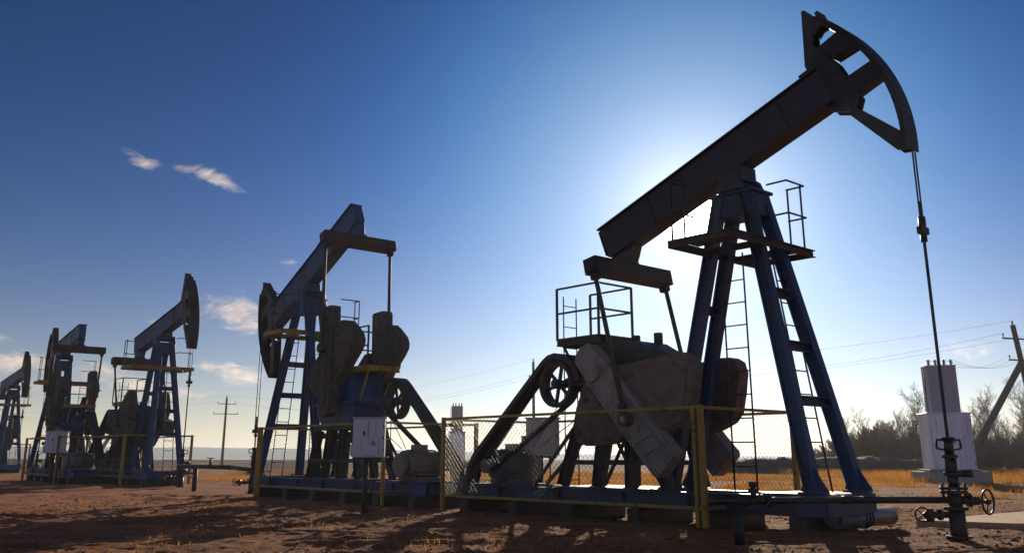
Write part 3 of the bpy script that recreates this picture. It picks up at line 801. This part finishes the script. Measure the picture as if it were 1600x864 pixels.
soil = mixc(maprange(noise(24, 6, .75), .52, .66), soil, (.055, .028, .018))
soil = mixc(maprange(noise(47, 4, .7), .62, .72), soil, (.5, .3, .15))
grassc = mixc(maprange(noise(.7, 8, .7), .35, .65), (.24, .1, .035), (.44, .21, .05))
grassc = mixc(maprange(noise(.25, 6, .6), .5, .65), grassc, (.11, .10, .035))
sep = N.new('ShaderNodeSeparateXYZ'); L.new(pos, sep.inputs[0])
# the dry grass starts behind the row of wells (line parallel to the row)
rowd = math_('ADD', math_('MULTIPLY', sep.outputs[0], .72), math_('MULTIPLY', sep.outputs[1], .69))
gmask = maprange(math_('ADD', rowd, math_('MULTIPLY', noise(.35, 6, .6), 22.0)), 29.0, 37.0)
gmask = math_('MULTIPLY', gmask, maprange(noise(.5, 6, .65), .42, .56))
c = mixc(gmask, soil, grassc)
scrub = math_('MULTIPLY', maprange(sep.outputs[1], 66, 95), maprange(noise(.11, 6, .65), .36, .5))
c = mixc(scrub, c, mixc(maprange(noise(.5, 5, .6), .4, .6), (.075, .04, .03), (.13, .07, .04)))
L.new(c, b.inputs['Base Color']); b.inputs['Roughness'].default_value = .95; b.inputs['Specular IOR Level'].default_value = .15
bp = N.new('ShaderNodeBump'); bp.inputs['Strength'].default_value = 1.0; bp.inputs['Distance'].default_value = .07
L.new(math_('ADD', noise(11, 8, .7), math_('MULTIPLY', noise(34, 5, .7), .5)), bp.inputs['Height']); L.new(bp.outputs[0], b.inputs['Normal'])
g = mesh_obj('ground', np.stack([X.ravel(), Y.ravel(), Z.ravel()], 1), faces, gm, None, True); g['kind'] = 'structure'

# concrete pad by the well
k = MB(); k.prism([(6.1, 14.6), (10.2, 17.9), (12.5, 17.4), (12.5, 13.0), (7.2, 13.9)], -.3, .07, 'z')
pm = surf('dusty_pad_concrete', (.46, .27, .16), (.34, .18, .1), .45, .9, 0, 1.2, .5, (.12, .07, .045), .36)
o = k.build('concrete_pad', pm, None, bevel=.02); o['kind'] = 'structure'

# ------------------------------------------------------------------ hills
hm = surf('wooded_hills', (.045, .05, .042), (.085, .075, .052), .48, .95, 0, .012, .1, (.03, .035, .03), .4)
hx = np.linspace(-2200, 2200, 300); hy = np.linspace(1000, 1700, 30)
HX, HY = np.meshgrid(hx, hy)
crest = .5*np.interp(hx/1250, [-1.7, -.55, -.34, -.14, .07, .3, .6, 1.7], [30, 29, 28, 20, 9, 3, 10, 22])
prof = np.interp(hy, [2000, 2450, 2700, 3400], [-70, 0, 1, -10])
HZ = -46 + (crest[None, :] + 46)*np.clip(1 - np.abs(np.interp(hy, [1000, 1250, 1700], [1.0, 0, 1.0])), 0, 1)[:, None]**.6
HZ = HZ + 1.6*vnoise(HX*.008, HY*.008, 21) + 1.0*vnoise(HX*.04, HY*.04, 22) + 1.0*vnoise(HX*.14, HY*.1, 23)
ix = np.arange(HX.size).reshape(HX.shape)
hf = np.stack([ix[:-1, :-1].ravel(), ix[:-1, 1:].ravel(), ix[1:, 1:].ravel(), ix[1:, :-1].ravel()], 1)
o = mesh_obj('hills', np.stack([HX.ravel(), HY.ravel(), HZ.ravel()], 1), hf, hm, None, True); o['kind'] = 'structure'

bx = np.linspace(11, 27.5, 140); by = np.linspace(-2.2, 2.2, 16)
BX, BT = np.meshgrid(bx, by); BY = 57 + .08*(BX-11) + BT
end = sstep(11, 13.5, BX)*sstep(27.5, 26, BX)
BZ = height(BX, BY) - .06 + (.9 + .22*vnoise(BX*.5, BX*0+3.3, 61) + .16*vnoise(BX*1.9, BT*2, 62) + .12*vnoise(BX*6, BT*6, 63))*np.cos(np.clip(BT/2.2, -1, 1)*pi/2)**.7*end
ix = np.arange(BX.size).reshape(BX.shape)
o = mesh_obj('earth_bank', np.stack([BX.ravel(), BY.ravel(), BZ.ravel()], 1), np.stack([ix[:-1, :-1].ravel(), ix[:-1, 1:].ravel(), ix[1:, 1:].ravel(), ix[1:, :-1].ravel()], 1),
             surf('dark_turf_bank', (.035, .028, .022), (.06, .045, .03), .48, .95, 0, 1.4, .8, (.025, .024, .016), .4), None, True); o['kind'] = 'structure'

# ------------------------------------------------------------------ bare autumn trees
def grow_tree(seed, h, leafy, bushy):
    rr = random.Random(seed); wood = MB(); tw_v, tw_f, lf_v, lf_f = [], [], [], []
    def twig(a, b2, r):
        t = (b2-a).normalized(); e = t.orthogonal().normalized(); f = t.cross(e); o = len(tw_v)
        for c, q in ((a, r), (b2, r*.45)):
            for i in range(3): tw_v.append(tuple(c + (e*cos(2.094*i) + f*sin(2.094*i))*q))
        for i in range(3): tw_f.append((o+i, o+(i+1) % 3, o+3+(i+1) % 3, o+3+i))
    def leaf(p, s):
        e = Vector((rr.uniform(-1, 1), rr.uniform(-1, 1), rr.uniform(-1, 1))).normalized(); f = e.orthogonal().normalized(); o = len(lf_v)
        lf_v.extend([tuple(p), tuple(p+e*s*.5+f*s*.3), tuple(p+e*s), tuple(p+e*s*.5-f*s*.3)]); lf_f.append((o, o+1, o+2, o+3))
    def side(d, spread):
        ang = rr.uniform(0, 2*pi); e = d.orthogonal().normalized(); f = d.cross(e)
        return (d*cos(spread) + (e*cos(ang) + f*sin(ang))*sin(spread) + Vector((0, 0, .12))).normalized()
    def shoot(p, d, L_, r, lev):
        """a curved shoot that carries finer shoots along its length"""
        n = (9, 5, 4, 3)[lev]; q = p
        for i in range(n):
            w = (.05, .1, .14, .18)[lev]
            d = (d + Vector((rr.gauss(0, w), rr.gauss(0, w), rr.gauss(.06, .04)))).normalized(); q2 = q + d*(L_/n)
            ra, rb = r*(1-.82*i/n), r*(1-.82*(i+1)/n)
            if lev == 0: wood.cyl(q, q2, ra, 6, rb)
            elif lev == 1 and ra > .012: wood.cyl(q, q2, ra, 4, rb)
            else: twig(q, q2, max(ra, .008))
            if lev < 3 and (lev > 0 or i >= (0 if bushy else 1)):
                for _ in range((4, 3, 2)[lev] if rr.random() < .5 else (3, 2, 1)[lev]):
                    t = (i+1)/n
                    ln = L_*((.44-.2*t), (.55-.2*t), (.5-.2*t))[lev]*rr.uniform(.7, 1.25)
                    shoot(q.lerp(q2, rr.random()), side(d, rr.uniform(.4, .85)), ln, rb*.5+.002, lev+1)
            if lev >= 2 and rr.random() < leafy*max(0, 1.15-q2.z/h*1.3):
                leaf(q2 + Vector((rr.gauss(0, .05), rr.gauss(0, .05), rr.gauss(0, .05))), rr.uniform(.07, .14))
            q = q2
    if bushy:
        for i in range(7):
            a = rr.uniform(0, 2*pi); t = rr.uniform(.05, .5)
            shoot(Vector((cos(a)*.25, sin(a)*.25, -.15)), Vector((cos(a)*t, sin(a)*t, 1)).normalized(), h*rr.uniform(.65, 1), h*.008, 0 if i < 2 else 1)
    else:
        shoot(Vector((0, 0, -.2)), Vector((rr.gauss(0, .05), rr.gauss(0, .05), 1)).normalized(), h, h*.016, 0)
    return wood, tw_v, tw_f, lf_v, lf_f
protos = []
for i, (hh, lf, bu) in enumerate(((6.0, .3, 0), (5.2, .6, 0), (5.6, .2, 0), (3.0, .5, 1), (3.2, .9, 1), (6.2, .25, 0))):
    wood, tv, tf, lv, lff = grow_tree(100+i, hh, lf, bu)
    root = empty('bare_tree', (0, 0, 0))
    tr = wood.build('trunk', M['birch'] if i in (2, 5) else M['bark'], root)
    cr = mesh_obj('crown', tv, tf, M['twig'], root)
    if lv:
        mesh_obj('leaves', lv, lff, M['leaf'], cr)
    zmax = max(p[2] for p in tv)
    protos.append((root, hh, zmax))
used = [False]*len(protos)
def place_tree(kind, x, y, top, label):
    root, hh, zm = protos[kind]
    o = root if not used[kind] else copy_tree(root); used[kind] = True
    z0 = float(height(x, y)); s = (top - z0)/zm
    o.location = (x, y, z0); w_ = random.uniform(.9, 1.2) * (1.0 if kind not in (3, 4) else 1.15); o.scale = (s*w_, s*w_, s); o.rotation_euler = (0, 0, random.uniform(0, 6.28))
    tag(o, label, 'tree', 'bare trees of the thicket')
# (pixel column of the reference turned into a bearing) x at 68 m, top height
tops = [(24.4, 3.0), (25.4, 4.5), (26.6, 3.6), (27.6, 4.6), (28.9, 6.4), (29.8, 5.6), (31.0, 4.5), (32.3, 4.4), (33.6, 4.9), (34.6, 5.3), (35.8, 6.4), (37.0, 6.0), (38.2, 6.8), (39.8, 6.2)]
for i, (x, t) in enumerate(tops):
    place_tree([1, 2, 1, 1, 0, 5, 2, 1, 0, 2, 5, 0, 2, 5][i], x, 68 + random.uniform(-1, 1.5), t,
               'bare autumn tree in the brown thicket behind the lilac transformer kiosk')
for i in range(46):
    x = 22.4 + i*.42 + random.uniform(-.3, .3); y = 65 + random.uniform(-3, 3)
    place_tree(random.choice((3, 4, 3, 4)), x*y/68, y, random.uniform(1.9, 3.1)*(.75 if i < 3 else 1), 'low brown sapling at the front of the thicket behind the earth bank')
for i in range(20):
    x = 22.5 + i*1.05 + random.uniform(-.4, .4); y = 76 + random.uniform(-2, 3)
    place_tree(random.choice((0, 1, 4, 5, 2)), x*y/68, y, random.uniform(3.2, 4.6)*(.55 if i < 2 else 1), 'bare tree deep in the brown thicket behind the earth bank')

# ------------------------------------------------------------------ grass and clods
def in_pad(x, y): return False
gv, gf = [], []
def blade(x, y, z, h, w, a, lean):
    o = len(gv); dx, dy = cos(a)*w, sin(a)*w; lx, ly = lean
    gv.extend([(x-dx, y-dy, z-.02), (x+dx, y+dy, z-.02), (x+lx*.5+dx*.6, y+ly*.5+dy*.6, z+h*.6), (x+lx*.5-dx*.6, y+ly*.5-dy*.6, z+h*.6)])
    gf.append((o, o+1, o+2, o+3)); o2 = len(gv)
    gv.append((x+lx, y+ly, z+h)); gv.append((x+lx*.98, y+ly*.98, z+h*.99)); gf.append((o+3, o+2, o2, o2+1))
n = 0
pts = []
while len(pts) < 7000:
    y = random.uniform(20, 62); x = random.uniform(-.35, .62)*y
    row = .72*x + .69*y
    clump = float(vnoise(np.array([x*.5]), np.array([y*.5]), 31)[0] + .6*vnoise(np.array([x*.16]), np.array([y*.16]), 32)[0])
    thr = .02 if row > 28 else (.2 if row > 24 else .34)
    if x > 15: thr -= .12
    if clump < thr or row < 19: continue
    if math.hypot(x-17.75, y-38.6) < 1.8: continue
    if 12.5 > x > 6 and y < 19: continue
    pts.append((x, y))
zz = height(np.array([p[0] for p in pts]), np.array([p[1] for p in pts]))
for (x, y), z in zip(pts, zz):
    hmax = (.16 + .14*random.random())*(1.6 if x > 15 and y > 36 else .8)
    for _ in range(9):
        a = random.uniform(0, pi); q = random.uniform(.4, 1)*hmax
        blade(x+random.gauss(0, .16), y+random.gauss(0, .16), z, q, random.uniform(.006, .012), a, (random.gauss(.02, .4)*q, random.gauss(0, .4)*q))
gmat = bpy.data.materials.new('dry_grass'); nt, N, L = nodes_of(gmat)
out = N.new('ShaderNodeOutputMaterial'); tc = N.new('ShaderNodeTexCoord'); pos = tc.outputs['Object']
col1 = mixc(maprange(noise(.6, 5, .6), .35, .65), (.5, .2, .04), (.62, .33, .06))
col1 = mixc(maprange(noise(.23, 4, .6), .54, .66), col1, (.2, .17, .05))
d1 = N.new('ShaderNodeBsdfDiffuse'); t1 = N.new('ShaderNodeBsdfTranslucent'); ms = N.new('ShaderNodeMixShader'); ms.inputs[0].default_value = .5
L.new(col1, d1.inputs[0]); L.new(col1, t1.inputs[0]); L.new(d1.outputs[0], ms.inputs[1]); L.new(t1.outputs[0], ms.inputs[2]); L.new(ms.outputs[0], out.inputs[0])
o = mesh_obj('dry_grass', gv, gf, gmat); o['kind'] = 'stuff'

# sparse weeds and straw on the bare soil round the skids
gv, gf = [], []
pts = []
while len(pts) < 1500:
    y = random.uniform(6.5, 26); x = random.uniform(-.6, .6)*y
    if float(vnoise(np.array([x*.7]), np.array([y*.7]), 41)[0]) < .12: continue
    pts.append((x, y))
zz = height(np.array([p[0] for p in pts]), np.array([p[1] for p in pts]))
for (x, y), z in zip(pts, zz):
    for _ in range(random.choice((2, 3, 5))):
        q = random.uniform(.02, .07)
        blade(x+random.gauss(0, .07), y+random.gauss(0, .07), z, q, random.uniform(.003, .006), random.uniform(0, pi), (random.gauss(0, .7)*q, random.gauss(0, .7)*q))
o = mesh_obj('sparse_weeds', gv, gf, gmat); o['kind'] = 'stuff'
# clods and stones
ico = [(0, 0, 1), (.9, 0, .3), (.28, .85, .3), (-.72, .53, .3), (-.72, -.53, .3), (.28, -.85, .3), (.72, .53, -.4), (-.28, .85, -.4), (-.9, 0, -.4), (-.28, -.85, -.4), (.72, -.53, -.4), (0, 0, -1)]
icf = [(0,1,2),(0,2,3),(0,3,4),(0,4,5),(0,5,1),(1,6,2),(2,7,3),(3,8,4),(4,9,5),(5,10,1),(6,7,2),(7,8,3),(8,9,4),(9,10,5),(10,6,1),(11,7,6),(11,8,7),(11,9,8),(11,10,9),(11,6,10)]
cv, cf = [], []
nC = 22000
cyy = 5 + 22*rng.random(nC)**1.5; cxx = (rng.random(nC)*1.3-.65)*cyy
sel = (vnoise(cxx*.6, cyy*.9, 51) > -.12)
cxx, cyy = cxx[sel], cyy[sel]; cz = height(cxx, cyy)
for x, y, z in zip(cxx, cyy, cz):
    s = .008 + .03*random.random()**3
    if random.random() < .012: s *= 1.8
    o = len(cv); a = random.uniform(0, 6.28)
    for p in ico:
        q = [p[0]*random.uniform(.7, 1.3)*1.3, p[1]*random.uniform(.7, 1.3), p[2]*random.uniform(.5, 1)*.8]
        cv.append((x + s*(q[0]*cos(a)-q[1]*sin(a)), y + s*(q[0]*sin(a)+q[1]*cos(a)), z + s*q[2]))
    cf.extend([tuple(i+o for i in f) for f in icf])
clod = surf('dry_clods', (.2, .085, .045), (.11, .05, .03), .48, .95, 0, 1.7, .3, (.34, .19, .11), .38)
o = mesh_obj('soil_clods', cv, cf, clod); o['kind'] = 'stuff'

# ------------------------------------------------------------------ air, sun and sky
SUN_AZ, SUN_EL = R(11.6), R(14.4)
sd = Vector((sin(SUN_AZ)*cos(SUN_EL), cos(SUN_AZ)*cos(SUN_EL), sin(SUN_EL)))
sun = bpy.data.lights.new('sun', 'SUN'); sun.energy = 5.0; sun.angle = R(.53); sun.color = (1.0, .82, .6)
so = bpy.data.objects.new('sun', sun); col.objects.link(so); so.location = (0, 0, 30)
so.rotation_euler = sd.to_track_quat('Z', 'Y').to_euler()

HAZE = True
if HAZE:
    k = MB(); k.box(-4600, 4600, -4600, 4600, -48, 19)
    me = bpy.data.materials.new('haze_air'); nt, N, L = nodes_of(me)
    out = N.new('ShaderNodeOutputMaterial'); pv = N.new('ShaderNodeVolumePrincipled'); L.new(pv.outputs[0], out.inputs['Volume'])
    pv.inputs['Color'].default_value = (.72, .84, 1, 1); pv.inputs['Density'].default_value = .00045; pv.inputs['Anisotropy'].default_value = .45
    o = k.build('haze', me); o['kind'] = 'stuff'

world = bpy.data.worlds.new('World'); scene.world = world; world.use_nodes = True
nt = world.node_tree; N = nt.nodes; L = nt.links; N.clear()
out = N.new('ShaderNodeOutputWorld'); bg = N.new('ShaderNodeBackground'); L.new(bg.outputs[0], out.inputs[0])
sky = N.new('ShaderNodeTexSky'); sky.sky_type = 'NISHITA'; sky.sun_disc = False
sky.sun_elevation = SUN_EL; sky.sun_rotation = SUN_AZ; sky.altitude = 150; sky.air_density = 1.0; sky.dust_density = .1; sky.ozone_density = 6.0
tc = N.new('ShaderNodeTexCoord'); dirv = tc.outputs['Generated']; pos = dirv
def vm(op, a, c):
    m = N.new('ShaderNodeVectorMath'); m.operation = op
    L.new(a, m.inputs[0])
    if isinstance(c, (tuple, Vector)): m.inputs[1].default_value = tuple(c)
    else: L.new(c, m.inputs[1])
    return m
dot = vm('DOT_PRODUCT', dirv, sd).outputs['Value']
ang = math_('ARCCOSINE', math_('MINIMUM', dot, .9999999))
def gauss(width_deg, amp, p=2.0):
    q = math_('POWER', math_('DIVIDE', ang, R(width_deg)), p)
    return math_('MULTIPLY', math_('POWER', 2.718281828, math_('MULTIPLY', q, -1.0)), amp)
sc0 = N.new('ShaderNodeVectorMath'); sc0.operation = 'SCALE'; sc0.inputs['Scale'].default_value = .2; L.new(sky.outputs[0], sc0.inputs[0])
gam = N.new('ShaderNodeGamma'); gam.inputs[1].default_value = 1.5; L.new(sc0.outputs[0], gam.inputs[0])
hsv = N.new('ShaderNodeVectorMath'); hsv.operation = 'MULTIPLY'; hsv.inputs[1].default_value = (2.0, 2.3, 2.25); L.new(gam.outputs[0], hsv.inputs[0])
STR = .1
# clouds: soft masks by bearing and elevation, broken up by noise
sp = N.new('ShaderNodeSeparateXYZ'); L.new(dirv, sp.inputs[0])
az = math_('ARCTAN2', sp.outputs[0], sp.outputs[1]); el = math_('ARCSINE', sp.outputs[2])
clouds = [(-22.9, 16.7, 1.5, .55, 1.0, -.35), (-20.2, 16.55, 1.2, .4, .8, 0), (-18.6, 16.1, 2.0, .6, 1.0, -.3), (-17.0, 8.25, 1.9, 1.15, 1.15, -.1), (-16.0, 7.6, 1.6, .8, 1.0, 0), (-16.3, 4.7, 2.0, .75, .9, -.2), (-18.2, 5.0, 1.2, .4, .7, 0),
          (-28.3, 5.0, 2.4, .8, 1.0, 0), (-24.0, 4.6, 1.8, .7, .9, 0), (-22.0, 4.0, 1.8, .7, .9, 0), (-21.3, 7.5, .8, .3, .8, 0), (-13.8, 11.4, .9, .35, .75, 0), (26.2, 5.7, 2.2, .6, .7, 0), (30, 5.5, 2.0, .6, .75, 0),
          (-29.5, 6.2, 1.6, .5, .8, 0), (-26.2, 3.6, 2.4, .5, .8, 0), (-19.5, 3.4, 2.4, .45, .7, 0), (-13.0, 5.6, 1.6, .35, .6, 0), (-40, 12, 5, 1.2, .9, 0), (-52, 8, 6, 1.6, 1, 0), (48, 9, 6, 1.4, .8, 0), (-75, 14, 8, 2, .9, 0), (80, 12, 7, 2, .9, 0)]
tot = None
for a0, e0, sa, se, amp, tilt in clouds:
    da = math_('SUBTRACT', az, R(a0)); de = math_('SUBTRACT', el, R(e0))
    if tilt: de = math_('SUBTRACT', de, math_('MULTIPLY', da, tilt))
    q = math_('ADD', math_('POWER', math_('ABSOLUTE', math_('DIVIDE', da, R(sa))), 2.0), math_('POWER', math_('ABSOLUTE', math_('DIVIDE', de, R(se))), 2.0))
    m = math_('MULTIPLY', math_('POWER', 2.718281828, math_('MULTIPLY', q, -1.0)), amp)
    tot = m if tot is None else math_('MAXIMUM', tot, m)
mpn = N.new('ShaderNodeMapping'); mpn.inputs['Scale'].default_value = (1, 1, 2.2); L.new(dirv, mpn.inputs['Vector'])
nz = noise(30, 12, .66, mpn.outputs[0], .9)
cm = maprange(math_('ADD', tot, math_('MULTIPLY', math_('SUBTRACT', nz, .5), 2.1)), .36, 1.25)
veil = math_('MULTIPLY', maprange(noise(5.5, 7, .6, mpn.outputs[0], .3), .5, .8), .05)
cm = math_('MULTIPLY', cm, .8)
shade = maprange(noise(40, 6, .6, mpn.outputs[0]), .3, .7)
ccol = mixc(shade, (5.0, 4.2, 3.8), (8.8, 7.7, 6.5))
skyc = mixc(cm, hsv.outputs[0], ccol)
# glare of the sun and its aureole
gl = N.new('ShaderNodeCombineColor')
core = gauss(1.55, 160, 4.0); mid = gauss(3.8, 8.0, 1.4)
wides = [gauss(10.5, 3.7), gauss(13.0, 4.5), gauss(16.0, 5.3)]
low = math_('POWER', 2.718281828, math_('MULTIPLY', math_('DIVIDE', math_('MAXIMUM', el, 0.0), R(4.0)), -1.0))
# fill light added to the sky opposite the sun, unseen behind the viewer
back = maprange(ang, R(52), R(105))
daz = math_('DIVIDE', math_('SUBTRACT', az, SUN_AZ), R(20))
elq = math_('DIVIDE', el, R(10.5))
low2 = math_('MULTIPLY', math_('POWER', 2.718281828, math_('MULTIPLY', math_('MULTIPLY', elq, elq), -1.0)), math_('POWER', 2.718281828, math_('MULTIPLY', math_('MULTIPLY', daz, daz), -1.0)))
for i, (c_, m_, h_, h2_) in enumerate(((1, 1, 7.0, 5.4), (1, .97, 4.2, 4.3), (.92, .9, 2.3, 3.1))):
    b_ = math_('MULTIPLY', back, (.75, .85, 1.05)[i])
    t = math_('ADD', math_('MULTIPLY', core, c_), math_('ADD', math_('MULTIPLY', mid, m_), math_('ADD', wides[i], math_('ADD', math_('MULTIPLY', low, h_), math_('ADD', b_, math_('MULTIPLY', low2, h2_))))))
    L.new(t, gl.inputs[i])
addc = vm('ADD', skyc, gl.outputs[0])
L.new(addc.outputs[0], bg.inputs['Color']); bg.inputs['Strength'].default_value = STR

# ------------------------------------------------------------------ view and render settings
vs_ = scene.view_settings
scene.display_settings.display_device = 'sRGB'
vs_.view_transform = 'Standard'; vs_.look = 'None'; vs_.gamma = 1; vs_.use_curve_mapping = False; vs_.exposure = 0.0
scene.render.engine = 'CYCLES'
cy = scene.cycles
cy.use_denoising = True; cy.max_bounces = 6; cy.diffuse_bounces = 3; cy.glossy_bounces = 3; cy.transparent_max_bounces = 8; cy.volume_bounces = 1
cy.sample_clamp_indirect = 6
